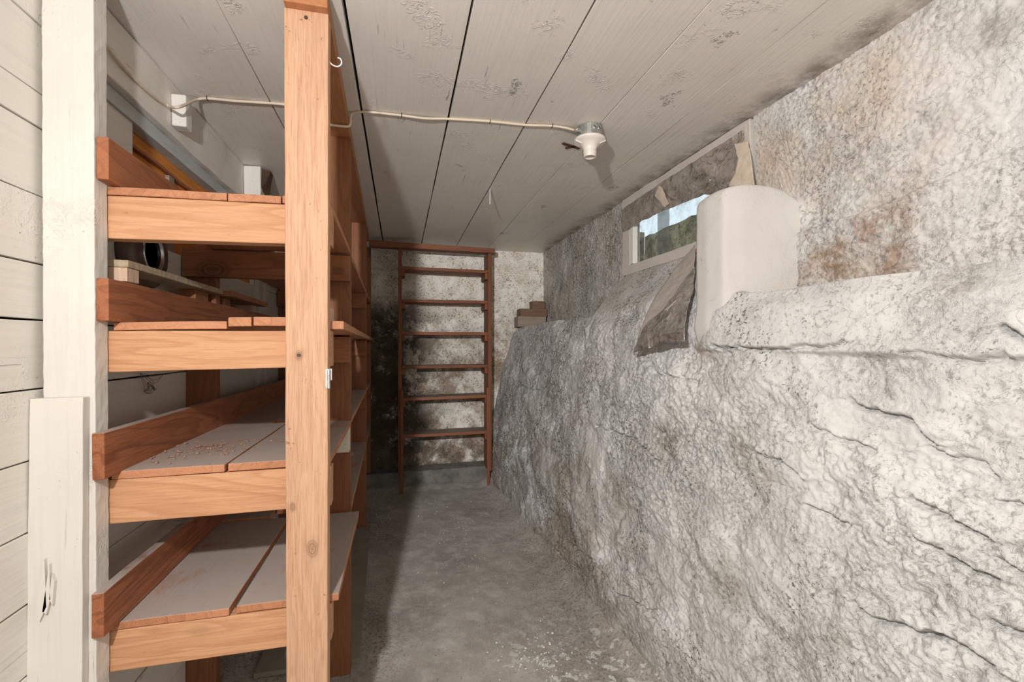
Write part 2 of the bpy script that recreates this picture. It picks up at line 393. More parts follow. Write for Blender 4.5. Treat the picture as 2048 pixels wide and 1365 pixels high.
            m.set(q.inputs[0], m.vadd(p, m.noise(p, 13, 5, .7, out='c'), .09)); q.inputs[1].default_value = (a_.x + .045, a_.y + .045, a_.z + CZ + .045)
            e_ = m.math('MULTIPLY', m.rng(q.outputs['Value'], rad * 1.25, rad * .35, 0, 1), m.ramp(m.noise(pw, 48, 6, .75), (.36, .05), (.56, 1)))
            col = m.mix(m.math('MULTIPLY', e_, am), col, cc)
        # crooked hairlines and pits: grime, with crevice shade painted into the colour
        ln = m.noise(pw, 17, 5, .6, .6); la = m.math('ABSOLUTE', m.math('SUBTRACT', ln, .5))
        lm = m.math('MULTIPLY', m.ramp(la, (.0, 1), (.014, 0)), m.ramp(m.noise(p, 6.5, 4, .6), (.44, 0), (.54, 1)))
        col = m.mix(m.math('MULTIPLY', lm, .42), col, (.07, .058, .045))
        g3 = m.math('MULTIPLY', m.ramp(m.noise(pw, 75, 5, .72, .6), (.50, 0), (.60, 1)), m.math('MULTIPLY', m.ramp(m.noise(p, 3.7, 5, .64), (.46, 0), (.58, 1)), m.math('ADD', m.math('MULTIPLY', farm, .40), .50)))
        col = m.mix(g3, col, (.12, .105, .085))
        pit = m.math('MULTIPLY', m.ramp(m.noise(pw, 95, 5, .72), (.55, 0), (.60, 1)), m.ramp(m.noise(p, 6, 5, .66), (.42, 0), (.55, 1)))
        col = m.mix(m.math('MULTIPLY', pit, m.math('ADD', m.math('MULTIPLY', farm, .35), m.rng(n1, .40, .60, .22, .85), True)), col, (.07, .058, .046))
    elif kind == 'floor':
        col = m.mix(m.ramp(n1, (.35, 0), (.68, 1)), (.40, .37, .335), (.25, .225, .20))
        col = m.mix(m.math('MULTIPLY', m.ramp(n2, (.48, 0), (.66, 1)), .5), col, (.52, .49, .455))
        ed = m.math('ADD', m.rng(x, .35, .75, 0, .8), m.rng(x, -.10, .12, .9, 0))
        sand = m.math('MULTIPLY', m.ramp(m.noise(p, 90, 5, .75), (.50, 0), (.60, 1)), m.math('MULTIPLY', m.ramp(m.noise(p, 3.3, 4, .6), (.36, .3), (.55, 1)), ed))
        col = m.mix(m.math('MULTIPLY', sand, .8), col, (.11, .095, .075))
        sp = m.ramp(m.noise(p, 150, 3, .7), (.63, 0), (.67, 1)); col = m.mix(m.math('MULTIPLY', sp, .6), col, (.62, .60, .56))
        sp2 = m.ramp(m.noise(m.map(p, loc=(4, 4, 0)), 120, 3, .7), (.62, 0), (.66, 1)); col = m.mix(m.math('MULTIPLY', sp2, .6), col, (.09, .08, .07))
        wz = m.math('MULTIPLY', m.rng(y, 1.55, 2.05, 1, 0), m.rng(x, .25, .5, 0, 1))
        wsp = m.math('MULTIPLY', m.ramp(m.noise(p, 26, 5, .65), (.56, 0), (.60, 1)), wz)
        col = m.mix(m.math('MULTIPLY', wsp, .8), col, (.66, .64, .60))
    else:
        col = m.mix(m.ramp(n1, (.35, 0), (.68, 1)), (.66, .63, .60), (.60, .57, .535))
        ln = m.noise(pw, 8, 4, .6, .4); la = m.math('ABSOLUTE', m.math('SUBTRACT', ln, .5))
        lm = m.math('MULTIPLY', m.ramp(la, (.0, 1), (.006, 0)), m.ramp(m.noise(p, 5, 3), (.5, 0), (.62, 1)))
        col = m.mix(m.math('MULTIPLY', lm, .6), col, (.22, .18, .14))
    cr = m.math('ABSOLUTE', m.math('SUBTRACT', m.noise(pw, 24, 6, .72, .1), .5)); crv = m.ramp(cr, (.0, 0), (.03, 1))
    k = {'far': .7, 'right': 1.0, 'floor': .30, 'smooth': .55}[kind]
    flake = m.noise(pw, 62, 6, .74, .25)
    vary = m.ramp(m.noise(p, 3.9, 4, .6), (.42, .10), (.60, 1))
    kk = m.math('MULTIPLY', vary, k)
    nb = m.bump(flake, m.math('MULTIPLY', kk, .62), .009, m.bump(crv, m.math('MULTIPLY', kk, .40), .007, m.bump(m.noise(pw, 90, 4, .7), m.math('MULTIPLY', kk, .35), .004, m.bump(m.noise(pw, 20, 5, .68, .1), m.math('MULTIPLY', kk, .40), .02))))
    nb = m.bump(m.noise(p, 260, 4, .6), .16 * k, .003, nb)
    return m.out(col, nb)
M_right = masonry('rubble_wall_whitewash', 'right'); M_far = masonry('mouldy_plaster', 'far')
M_floor = masonry('concrete_floor', 'floor'); M_smooth = masonry('smooth_render', 'smooth')

def plain(name, col, rough=.5, metal=0.0, spec=.4, var=.15, scale=25):
    m = NT(name, rough, spec, metal)
    f = m.ramp(m.noise(m.tc, scale, 5, .6), (.35, 0), (.7, 1))
    c = m.mix(f, col, tuple(x * (1 - var * 2) for x in col))
    return m.out(c, m.bump(m.noise(m.tc, scale * 6, 3), .1, .002))
M_dark = plain('dark_void', (.012, .010, .009), .9)
M_cable = plain('cream_cable', (.72, .60, .47), .45, var=.06)
M_galv = plain('galvanised_steel', (.55, .56, .54), .38, .85, var=.2, scale=40)
M_porc = plain('porcelain', (.82, .74, .68), .28, 0, .5, var=.04)
M_hinge = plain('bright_steel', (.72, .73, .74), .3, .9)
M_hook = plain('white_hook', (.80, .72, .70), .4, var=.05)
M_rust = plain('rusty_metal', (.12, .07, .045), .7, .3)
M_staple = plain('dark_staple', (.10, .08, .06), .5, .6)
M_can = plain('tarnished_metal', (.20, .15, .12), .42, .35, var=.25, scale=12)
M_canin = plain('black_metal', (.05, .05, .052), .18, .7)
M_card = plain('torn_card', (.66, .55, .44), .85, var=.12)
M_web = plain('dusty_web', (.22, .18, .15), .95)
M_conc = plain('dark_kerb', (.20, .185, .165), .85, var=.25, scale=14)
M_crumb = plain('plaster_crumbs', (.75, .73, .69), .9, var=.05)
M_shav = plain('wood_shavings', (.34, .20, .14), .9)
M_chipb = plain('chipboard_edge', (.55, .43, .29), .85, var=.2, scale=90)
M_base = plain('dusty_base', (.27, .245, .20), .85, var=.12, scale=9)

def mfoil():
    m = NT('crinkled_foil', .24, .5, .85)
    f = m.noise(m.tc, 14, 5, .6, .6)
    c = m.mix(m.ramp(f, (.4, 0), (.65, 1)), (.78, .74, .70), (.50, .46, .42))
    cr = m.math('ABSOLUTE', m.math('SUBTRACT', m.noise(m.vadd(m.tc, m.noise(m.tc, 10, 3, out='c'), .10), 13, 3, .5, .8), .5))
    return m.out(c, m.bump(cr, .8, .016, m.bump(m.noise(m.tc, 7, 3, .5, 1.0), 1.0, .035)))
M_foil = mfoil()
def mfilm():
    m = NT('dusty_film', .5, .5, .1)
    v = m.map(m.tc, (60, 18, 18), rot=(0, 0, 0))
    c = m.mix(m.ramp(m.noise(v, 1.0, 4, .6), (.4, 0), (.7, 1)), (.62, .55, .49), (.50, .44, .385))
    m.b.inputs['Alpha'].default_value = .93
    return m.out(c, m.bump(m.noise(m.tc, 40, 4, .6), .35, .006))
M_film = mfilm()
def mglass():
    m = NT('dirty_glass', .04, .5); nt = m.t
    tr = m.n('ShaderNodeBsdfTransparent'); tr.inputs[0].default_value = (.93, .95, .95, 1)
    df = m.n('ShaderNodeBsdfDiffuse'); df.inputs[0].default_value = (.45, .44, .38, 1)
    gl = m.n('ShaderNodeBsdfGlossy'); gl.inputs['Roughness'].default_value = .05
    a = m.n('ShaderNodeMixShader'); b = m.n('ShaderNodeMixShader')
    f = m.math('MULTIPLY', m.ramp(m.noise(m.tc, 20, 6, .7), (.45, .02), (.75, .35)), 1.0)
    m.set(a.inputs[0], f); nt.links.new(tr.outputs[0], a.inputs[1]); nt.links.new(df.outputs[0], a.inputs[2])
    b.inputs[0].default_value = .07; nt.links.new(a.outputs[0], b.inputs[1]); nt.links.new(gl.outputs[0], b.inputs[2])
    nt.links.new(b.outputs[0], nt.nodes['Material Output'].inputs[0]); return m.m
M_glass = mglass()
def mstrip():
    m = NT('clear_grey_strip', .3, .5); m.b.inputs['Alpha'].default_value = .45; return m.out((.22, .235, .24))
M_strip = mstrip()
def mmoss():
    m = NT('mossy_well', .95, .1)
    c = m.mix(m.ramp(m.noise(m.tc, 9, 5, .65), (.4, 0), (.62, 1)), (.16, .14, .075), (.50, .44, .27))
    c = m.mix(m.ramp(m.noise(m.tc, 40, 4, .7), (.55, 0), (.62, 1)), c, (.05, .045, .03))
    return m.out(c, m.bump(m.noise(m.tc, 30, 5), .6, .02))
M_moss = mmoss()

# ---------------------------------------------------------------- right wall
YB = -1.30     # the back of the room, behind the viewer
def right_wall():
    ys = np.concatenate([np.linspace(YB - .02, .2, 40)[:-1], np.linspace(.2, YF + .03, 1080)])
    nl, nt_, nu = 400, 26, 170
    Yg = ys[:, None]
    zf = fl(Yg) - .04
    ZL = .155 + .012 * fbm(ys * 2.2, ys * 0, 3, 5.0)[:, None]
    a = np.linspace(0, 1, nl)[None, :]
    Xb = np.interp(ys, [-1.3, .5, 1.68, 2.42, 3.47, 3.8], [1.0, .955, .86, .79, .70, .685])[:, None]
    Xl = np.interp(ys, [-1.3, .5, .8, 1.25, 2.3, 3.6, 3.8], [1.10, 1.07, 1.04, .985, .965, .95, .945])[:, None]
    g = np.interp(a, [0, .33, .55, .75, 1], [0, .10, .35, .60, 1.0])
    Zl = zf + (ZL - zf) * a; X1 = Xb + (Xl - Xb) * g
    # rounded shoulder under the ledge
    sh = sst(.955, 1.0, a); X1 = X1 + .02 * sh
    # protruding lip band on the near side, z 0 .. ledge
    lipY = sst(1.40, 1.30, Yg)
    lo = -.005 + .018 * fbm(ys * 3.5, ys * 0 + 2, 3, 1.0)[:, None] - .02 * sst(1.0, .6, Yg)
    X1 = X1 - lipY * .022 * sst(lo - .012, lo + .004, Zl) * (1 - .4 * sh)
    sm = sst(2.34, 2.28, Yg) * sst(1.20, 1.26, Yg)                     # the sloped sill below the window
    b = np.linspace(0, 1, nt_ + 1)[None, 1:]
    Xe = X1[:, -1:]; XUg = XU + 0 * Yg
    X2 = Xe + (XUg - Xe) * b; Z2 = ZL + (0 * b) + sm * (.385 - ZL) * b ** .92
    c = np.linspace(0, 1, nu + 1)[None, 1:]
    z0 = Z2[:, -1:]; Z3 = z0 + (.805 - z0) * c; X3 = XUg + 0 * c
    X = np.concatenate([X1, X2, X3], 1); Z = np.concatenate([Zl, Z2, Z3], 1); Y = np.broadcast_to(Yg, X.shape).copy()
    ds = np.sqrt(np.diff(X, axis=1) ** 2 + np.diff(Z, axis=1) ** 2); S = np.concatenate([np.zeros((len(ys), 1)), np.cumsum(ds, 1)], 1)
    j = np.arange(X.shape[1])[None, :]
    low = (1 - sst(nl - 6, nl + 10, j)) + 0 * Yg; upm = sst(nl + nt_ - 8, nl + nt_ + 10, j) + 0 * Yg; led = 1 - low - upm
    wx = Y + .05 * fbm(Y * 7, S * 7, 3, 3.0); wy = S + .05 * fbm(Y * 7, S * 7, 3, 9.0)
    big = fbm(wx * 3.1, wy * 3.6, 3, 1.0)
    stone = np.abs(fbm(wx * 5.2, wy * 6.0, 2, 4.0))
    mid = ridge(wx * 13, wy * 16, 4, 6.0)
    fine = fbm((Y * 1.0 + S * .5) * 60 + 1.3 * fbm(wx * 22, wy * 22, 2, 8.0), (S - .5 * Y) * 92 + 1.3 * fbm(wx * 22, wy * 22, 2, 2.0), 2, 2.0)
    rough = .45 + .55 * sst(-.15, .25, fbm(Y * 2.3, S * 2.3, 3, 12.0))
    lipm = lipY * sst(lo - .01, lo + .01, Z) * low
    d_low = .030 * big + .020 * stone + rough * (.011 * (mid - .6)) + rough * .0062 * fine
    d_low = d_low * (1 - .6 * lipm) * (.35 + .65 * sst(0, .25, np.abs(YF - Y) + .1))
    d_up = .010 * fbm(Y * 2.6, S * 3.2, 3, 7.0) + .006 * (mid - .6) + .0045 * fine
    d_led = .004 * fine + .004 * big
    sill = sm * (led + 0)
    dX = low * d_low + upm * d_up * (1 - .5 * sm) + led * d_led * .6 * (1 - .5 * sm)
    X = X - dX
    Z = Z + led * .01 * fbm(Y * 8, S * 8, 3, 3.3) * (1 - sm) + low * .010 * big * sst(0, .4, S)
    # crevices between the rubble courses
    CR = [([(1770, 705), (1855, 712), (1900, 722), (1960, 715)], .012), ([(1655, 800), (1675, 815), (1740, 835), (1770, 855), (1790, 880), (1812, 892)], .02),
          ([(1790, 900), (1830, 922), (1880, 930), (1905, 955)], .014), ([(1575, 1015), (1620, 1040), (1652, 1052)], .016), ([(1770, 1000), (1790, 1020), (1850, 1060), (1900, 1085)], .02),
          ([(1780, 1080), (1840, 1120), (1870, 1150), (1908, 1172)], .02), ([(1655, 1215), (1690, 1250), (1750, 1275), (1790, 1290)], .02), ([(1780, 1282), (1850, 1305), (1912, 1352)], .030),
          ([(1900, 1250), (1950, 1280), (2005, 1302)], .018), ([(1920, 1130), (1990, 1170), (2048, 1190)], .018), ([(1290, 1240), (1330, 1290), (1368, 1328)], .014), ([(1590, 850), (1640, 882), (1700, 905)], .012),
          ([(1480, 905), (1540, 925), (1570, 960)], .014), ([(1200, 850), (1270, 880), (1310, 925)], .014), ([(1140, 1080), (1190, 1120), (1235, 1190), (1300, 1230)], .012), ([(1430, 692), (1480, 698), (1560, 697), (1640, 693), (1668, 682)], .018),
          ([(1960, 660), (2010, 690), (2048, 700)], .02), ([(1310, 745), (1385, 760), (1390, 790)], .012), ([(1900, 1010), (1960, 1020), (2040, 1060)], .014), ([(1050, 760), (1085, 780), (1110, 775)], .01)]
    jy = .012 * fbm(Y * 16, S * 16, 3, 21.0); jz = .012 * fbm(Y * 16, S * 16, 3, 31.0)
    for pl_, dp in CR:
        pts = []
        for (u, v) in pl_:
            q = at(u, v, X=.95)
            for _ in range(3): q = at(u, v, X=float(np.interp(q.z, [-1.1, -.6, -.2, .15], [.84, .88, .93, .98])))
            pts.append((q.y, q.z))
        y0, y1 = min(p[0] for p in pts) - .1, max(p[0] for p in pts) + .1
        r0, r1 = np.searchsorted(ys, y0), np.searchsorted(ys, y1)
        yy = (Y + jy)[r0:r1, :nl]; zz = (Z + jz)[r0:r1, :nl]; best = np.full(yy.shape, 9.0); side = np.zeros(yy.shape)
        for (a0, b0), (a1, b1) in zip(pts[:-1], pts[1:]):
            L2 = (a1 - a0) ** 2 + (b1 - b0) ** 2; t = np.clip(((yy - a0) * (a1 - a0) + (zz - b0) * (b1 - b0)) / L2, 0, 1)
            ey = yy - a0 - t * (a1 - a0); ez = zz - b0 - t * (b1 - b0); dd = np.sqrt(ey ** 2 + ez ** 2)
            side = np.where(dd < best, ez, side); best = np.minimum(best, dd)
        wv = .0032 + .004 * np.clip(fbm(yy * 9, zz * 9, 2, 3.0) + .3, 0, 1)
        X[r0:r1, :nl] += dp * 1.5 * np.exp(-(best / wv) ** 2) - dp * .45 * np.exp(-(best / .035) ** 2) * (side > 0)
    # horizontal crack / step of the parging on the upper near wall
    crk = .36 + .03 * fbm(ys * 2.5, ys * 0 + 7, 3, 2.0)[:, None] + .05 * (1.0 - Yg)
    X = X - upm * sst(1.35, 1.2, Yg) * .012 * sst(crk + .004, crk - .004, Z)
    V = np.stack([X, Y, Z], -1)
    yc = (ys[:-1] + ys[1:]) / 2; jj = np.arange(X.shape[1] - 1)
    keep = ~(((yc > 1.36) & (yc < 2.31))[:, None] & (jj >= nl + nt_ - 1)[None, :])
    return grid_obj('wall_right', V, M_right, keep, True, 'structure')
right_wall()

def far_wall():
    xs = np.linspace(XW - .1, XU + .08, 420); zs = np.linspace(fl(YF) - .05, .82, 420)
    X, Z = np.meshgrid(xs, zs, indexing='ij')
    d = .014 * fbm(X * 3, Z * 3, 4, 2.0) + .004 * fbm(X * 22, Z * 22, 3, 4.0)
    for k, zz in enumerate((.60, .38, .10, -.16, -.44, -.72)):
        zl = zz + .006 * fbm(X * 6, X * 0 + k, 2, 1.0) - .006 * X
        d = d - .012 * np.exp(-((Z - zl) / .005) ** 2) - .006 * sst(zl - .003, zl + .003, Z) * (k % 2)
    V = np.stack([X, YF - d, Z], -1)
    return grid_obj('wall_far', V, M_far, None, False, 'structure')
far_wall()

def floor():
    xs = np.linspace(XW - .15, 1.25, 300); ys = np.concatenate([np.linspace(YB, 1.2, 60)[:-1], np.linspace(1.2, YF + .05, 420)])
    X, Y = np.meshgrid(xs, ys, indexing='ij')
    Z = fl(Y) + .007 * fbm(X * 2.2, Y * 2.2, 4, 3.0) + .0022 * fbm(X * 18, Y * 18, 3, 5.0)
    edge = np.interp(Y, [0, 1.68, 2.42, 3.47, 3.8], [.96, .86, .79, .70, .685])
    Z = Z + .05 * sst(edge - .10, edge + .05, X)
    Z = Z + .012 * sst(3.50, 3.6, Y)
    return grid_obj('floor', np.stack([X, Y, Z], -1), M_floor, None, False, 'structure')
floor()
# concrete kerb along the foot of the far wall
o = lumber('trim_kerb', [(XW, 3.60, fl(3.6) - .03), (.74, 3.60, fl(3.6) - .03), (XW, YF, fl(3.76) - .03), (.74, YF, fl(3.76) - .03),
                         (XW, 3.62, fl(3.6) + .105), (.74, 3.62, fl(3.6) + .125), (XW, YF, fl(3.6) + .115), (.74, YF, fl(3.6) + .135)], M_conc, None, .006, .006, .05)
o.name = 'trim_1'; o['kind'] = 'structure'

# ---------------------------------------------------------------- ceiling boards
def ceiling():
    edges = [XW - .12, -.408, -.126, .163, .434, .692, .950, 1.205]
    gaps = [.003, .0022, .0040, .0026, .0030, .0012, .0012, .001]
    drops = [0, .003, 0, .003, 0, .0025, .0005, .004]
    bm = bmesh.new()
    for i in range(len(edges) - 1):
        a, b = edges[i] + gaps[i], edges[i + 1] - gaps[i + 1]
        z = CEIL - drops[i] * .6
        ny = 110; nx = 6
        for (y0, y1) in ((YB, YF + .03),):
            hexa_bm(bm, bx(a, b, y0, y1, z, z + .022), (nx, ny, 1), .0022, 2.6, i * 3.7)
    o = finish('ceiling', bm, P_ceil, None, .0012); o['kind'] = 'structure'
    bm = bmesh.new(); hexa_bm(bm, bx(XW - .2, XU + .12, YB, YF + .05, CEIL + .024, CEIL + .06))
    b = finish('trim_2', bm, M_dark); b['kind'] = 'structure'
ceiling()

# ---------------------------------------------------------------- left plank wall
def left_wall():
    zs = [.634, .498, .4315 - .002, .295, .161, .0505, -.085, -.2215, -.358, -.494, -.63, -.767, -.90, -1.04, -1.18, -1.32]
    bm = bmesh.new()
    HY0, HY1 = 1.44, 2.5                # the opening where planks are missing
    for k in range(len(zs) - 1):
        z1, z0 = zs[k] - .0018, zs[k + 1] + .0018
        segs = [(YB, YF)]
        if z0 > .28: segs = [(YB, HY0), (HY1, YF)]
        dx = random.uniform(-.0025, .0025)
        for (a, b) in segs:
            hexa_bm(bm, bx(XW - .022 + dx, XW + dx, a, b, z0, z1), (1, max(2, int((b - a) / .06)), 2), .0016, 6, k * 2.3)
    hexa_bm(bm, bx(XW - .022, XW, YB, 1.146, .6355, .7885), (1, 40, 2), .0016, 6, 9)
    o = finish('wall_left', bm, P_plank, None, .0015); o['kind'] = 'structure'
    bm = bmesh.new(); hexa_bm(bm, bx(XW - .16, XW - .14, YB, YF, -1.35, .8))
    hexa_bm(bm, bx(XW - .14, XW - .024, YB, 1.3, .0, .012)); 
    o = finish('trim_3', bm, M_dark); o['kind'] = 'structure'
    # top fascia board hard under the ceiling, and the blue grey board below it
    o = lumber('trim_4', bx(XW - .02, XW + .028, 1.147, YF, .632, CEIL - .001), P_plank, None, .004, .004, .05); o['kind'] = 'structure'
    o = lumber('trim_5', bx(XW - .03, XW + .006, 1.30, YF, .592, .631), P_blue, None, .002, .002, .04); o['kind'] = 'structure'
    # orange boards inside the opening
    o = lumber('orange_board', bx(XW - .045, XW - .026, 1.42, 2.55, .27, .548), W_orange, None, .002)
    tag(o, 'orange stained board set back inside the opening of the left plank wall', 'board')
    o = lumber('orange_board', bx(XW - .045, XW - .030, 1.42, 2.55, .556, .60), W_orange, None, .002)
    tag(o, 'narrow orange board directly beneath the blue grey trim, back in the wall opening', 'board')
    o = lumber('splintered_batten', bx(XW - .025, XW - .010, 1.42, 2.5, .536, .546), W_cleat, None, .005, .002, .03)
    tag(o, 'thin splintered red brown batten running along the wall opening', 'batten')
    o = lumber('wall_stud', bx(XW - .025, XW - .012, 1.665, 1.70, .27, .534), W_grey, None, .002)
    tag(o, 'short grey upright in front of the orange board in the wall opening', 'stud')
left_wall()
for (y, w, lab) in ((2.50, .05, 'pale vertical batten on the left wall between the shelf posts'), (2.62, .03, 'narrow vertical batten on the left wall just beyond the pale wider one')):
    o = lumber('wall_batten', bx(XW, XW + .02, y, y + w, fl(y), .59), P_plank, None, .002); tag(o, lab, 'batten')
# back wall behind the viewer
o = lumber('wall_back', bx(XW - .1, XU + .1, YB - .05, YB, -1.36, .8), P_plank, None, 0, 0, .5); o['kind'] = 'structure'

# ---------------------------------------------------------------- window
win = bpy.data.objects.new('window_1', None); SC.collection.objects.link(win); win.location = (XU, 1.83, CZ + .385); win['kind'] = 'structure'
lumber('window_frame', bx(XU - .012, XU + .05, 1.385, 2.315, .378, .425), P_win, win, .0025, .003)
lumber('window_frame', bx(XU - .012, XU + .05, 1.385, 2.315, .745, .788), P_win, win, .004, .003)
lumber('window_frame', bx(XU - .010, XU + .05, 2.235, 2.315, .42, .745), P_win, win, .0025, .003)
lumber('window_frame', bx(XU - .010, XU + .05, 1.37, 1.41, .38, .787), P_win, win, .0025, .003)
lumber('glazing_bead', bx(XU - .018, XU + .01, 2.185, 2.215, .425, .655), P_white, win, .001, .002)
bm = bmesh.new(); hexa_bm(bm, bx(XU + .022, XU + .026, 1.41, 2.24, .42, .75)); finish('pane', bm, M_glass, win)
lumber('mullion', bx(XU + .045, XU + .055, 1.965, 2.055, .42, .75), M_strip, win, .001)
# window well outside
bm = bmesh.new()
hexa_bm(bm, bx(1.75, 1.85, .6, 3.1, .1, .80), (1, 40, 14), .010, 12, 3)
finish('well_wall', bm, M_moss).__setitem__('kind', 'structure')
bm = bmesh.new(); hexa_bm(bm, bx(XU + .06, 1.75, .6, 3.1, .08, .30), (10, 30, 1), .01, 10, 5)
finish('well_floor', bm, M_moss).__setitem__('kind', 'structure')
bm = bmesh.new(); hexa_bm(bm, bx(XU + .06, 1.75, .5, .6, .1, .835)); hexa_bm(bm, bx(XU + .06, 1.75, 3.1, 3.2, .1, .835))
finish('well_side', bm, M_moss).__setitem__('kind', 'structure')

# jamb block of smooth render between window and near wall
def jamb():
    P = [(.955, 1.36), (.952, 1.30), (.965, 1.235), (1.02, 1.215), (1.10, 1.195), (1.20, 1.170), (1.26, 1.30), (1.26, 1.36)]
    n = 60; bm = bmesh.new()
    # closed outline resampled
    pts = [Vector((x, y, 0)) for x, y in P]; out = []
    for i in range(len(pts)):
        a, b = pts[i], pts[(i + 1) % len(pts)]
        k = max(1, int((b - a).length / .008))
        for q in range(k): out.append(a.lerp(b, q / k))
    zs = [-.16, -.12, -.08, -.04, 0, .03, .06, .08] + [.08 + .39 * i / 46 for i in range(1, 47)]
    rings = []
    cx, cy = 1.12, 1.28
    def ring(z, s):
        r = []
        for p in out:
            x = cx + (p.x - cx) * s; y = cy + (p.y - cy) * s
            flare = .03 * max(0, (.13 - z) / .13) ** 1.5
            if p.y < 1.33 and p.x < 1.18: y -= min(flare, .02)
            if p.x < 1.1: x += .55 * max(0, .05 - z) ** 1.1 - min(flare, .012)
            d = mn.noise(Vector((x * 5, y * 5, z * 5))) * .006 + mn.noise(Vector((x * 30, y * 30, z * 30))) * .0015
            tp = z + (.012 * mn.noise(Vector((x * 9, y * 9, 2))) if z > .4 else 0) - (.055 * max(0, (x - 1.10) / .1) ** 2 + .022 * max(0, (1.0 - x) / .05) ** 2) * max(0, (z - .36) / .12)
            r.append(bm.verts.new((x - d, y - d, tp + CZ)))
        return r
    for z in zs: rings.append(ring(z, 1.0))
    for i in range(1, 9):
        a = i / 8 * math.pi / 2; rings.append(ring(.47 + .022 * math.sin(a), 1 - .09 * (1 - math.cos(a))))
    m = len(out)
    for i in range(len(rings) - 1):
        for k in range(m): bm.faces.new((rings[i][k], rings[i][(k + 1) % m], rings[i + 1][(k + 1) % m], rings[i + 1][k]))
    bm.faces.new(rings[-1]); bmesh.ops.recalc_face_normals(bm, faces=bm.faces)
    o = finish('trim_6', bm, M_smooth, None, 0, True); o['kind'] = 'structure'
    m2 = o.modifiers.new('smooth', 'SMOOTH'); m2.iterations = 6; m2.factor = .5
jamb()

# ---------------------------------------------------------------- foil and film on the window
def sheet(name, cols, mat, parent, nu=60, nv=60, amp=.006, fr=9, seed=0, thick=.0008):
    """cols: rows of 3-D control points (bilinear patches), rows top to bottom"""
    R = len(cols); C = len(cols[0]); G = np.array([[list(p) for p in r] for r in cols])
    V = np.zeros((nu, nv, 3))
    for i in range(nu):
        a = i / (nu - 1) * (R - 1); i0 = min(int(a), R - 2); fa = a - i0
        for j in range(nv):
            b = j / (nv - 1) * (C - 1); j0 = min(int(b), C - 2); fb = b - j0
            p = (G[i0, j0] * (1 - fa) + G[i0 + 1, j0] * fa) * (1 - fb) + (G[i0, j0 + 1] * (1 - fa) + G[i0 + 1, j0 + 1] * fa) * fb
            q = Vector(p) * fr + Vector((seed, 0, seed))
            p = p + np.array(mn.noise_vector(q)) * amp + np.array(mn.noise_vector(q * 3.1)) * amp * .35
            V[i, j] = p
    o = grid_obj(name, V, mat, None, False, None, parent)
    s = o.modifiers.new('thickness', 'SOLIDIFY'); s.thickness = thick
    return o
f = thing('foil_sheet', (XU - .015, 1.75, .62), 'crinkled dark foil stretched across the top of the small window under the ceiling', 'foil')
sheet('foil_panel', [[(XU - .02, 2.30, .735), (XU - .03, 1.9, .742), (XU - .03, 1.6, .748), (XU - .022, 1.385, .752)],
                     [(XU - .02, 2.30, .615), (XU - .028, 1.9, .612), (XU - .024, 1.6, .595), (XU - .022, 1.385, .50)]], M_foil, f, 60, 160, .005, 14, 1)
o = sheet('paper_scrap', [[at(1318, 371, X=XU - .035), at(1325, 376, X=XU - .035)], [at(1308, 392, X=XU - .038), at(1333, 398, X=XU - .038)], [at(1322, 405, X=XU - .036), at(1338, 408, X=XU - .036)], [at(1326, 413, X=XU - .035), at(1329, 415, X=XU - .035)]], M_card, None, 20, 14, .001, 30, 2)
tag(o, 'small torn beige scrap stuck over the foil at the window top', 'scrap')
o = sheet('card_strip', [[at(1468, 288, X=XU - .045), at(1497, 281, X=XU - .035)], [at(1476, 318, X=XU - .05), at(1502, 312, X=XU - .045)], [at(1470, 345, X=XU - .06), at(1506, 345, X=XU - .05)], [at(1455, 374, X=XU - .06), at(1510, 372, X=XU - .06)]], M_card, None, 30, 16, .003, 25, 4)
tag(o, 'torn crumpled beige card strip hanging above the rendered jamb block by the window', 'card')
pl = thing('plastic_sheet', (.95, 1.60, 0), 'loose grey plastic and foil sheet hanging from the window over the sloping sill', 'sheet')
XA = XU - .02
sheet('film_layer', [[at(1372, 512, X=XA - .01), at(1391, 488, X=XA - .04)], [at(1345, 545, X=1.10), at(1388, 540, X=1.07)],
                     [at(1312, 592, X=1.02), at(1372, 580, X=1.0)], [at(1288, 642, X=.945), at(1345, 612, X=.955)], [at(1272, 682, X=.905), at(1285, 672, X=.91)]], M_film, pl, 60, 30, .004, 12, 3)
sheet('foil_layer', [[at(1391, 534, X=1.075), at(1390, 556, X=1.04)], [at(1352, 585, X=.985), at(1384, 585, X=.985)],
                     [at(1318, 625, X=.94), at(1377, 612, X=.955)], [at(1290, 655, X=.915), at(1372, 642, X=.93)], [at(1276, 676, X=.895), at(1368, 664, X=.905)],
                     [at(1268, 705, X=.885), at(1367, 682, X=.90)]], M_foil, pl, 80, 60, .007, 14, 6)

# ---------------------------------------------------------------- shelving unit
su = thing('shelving_unit', (-.42, 1.15, fl(1.15)), 'large unpainted fir shelving unit with four tiers built along the left plank wall', 'shelving')
def XR(Y): return -.157 - .0225 * (Y - 1.13)
# posts on the aisle side
for (Y, top, w, mat) in ((1.11, .745, .089, W_post), (1.75, .745, .089, W_postb), (2.95, .745, .089, W_postb), (3.66, .745, .089, W_postb)):
    xr = XR(Y); x0 = xr - w
    pst = lumber('post', [(x0 + .004, Y, fl(Y) - .01), (xr + .004 - .006, Y, fl(Y) - .01), (x0 + .004, Y + .038, fl(Y) - .01), (xr - .002, Y + .038, fl(Y) - .01),
                    (x0 - .002, Y, top), (xr, Y, top), (x0 - .002, Y + .038, top), (xr, Y + .038, top)], mat, su, .0012)
    if Y < 1.2: front_post = pst
# posts against the wall
for Y in (1.75, 2.95, 3.66):
    lumber('post', bx(XW + .001, XW + .09, Y, Y + .038, fl(Y) - .01, .31 if Y < 2 else .55), W_postb, su)
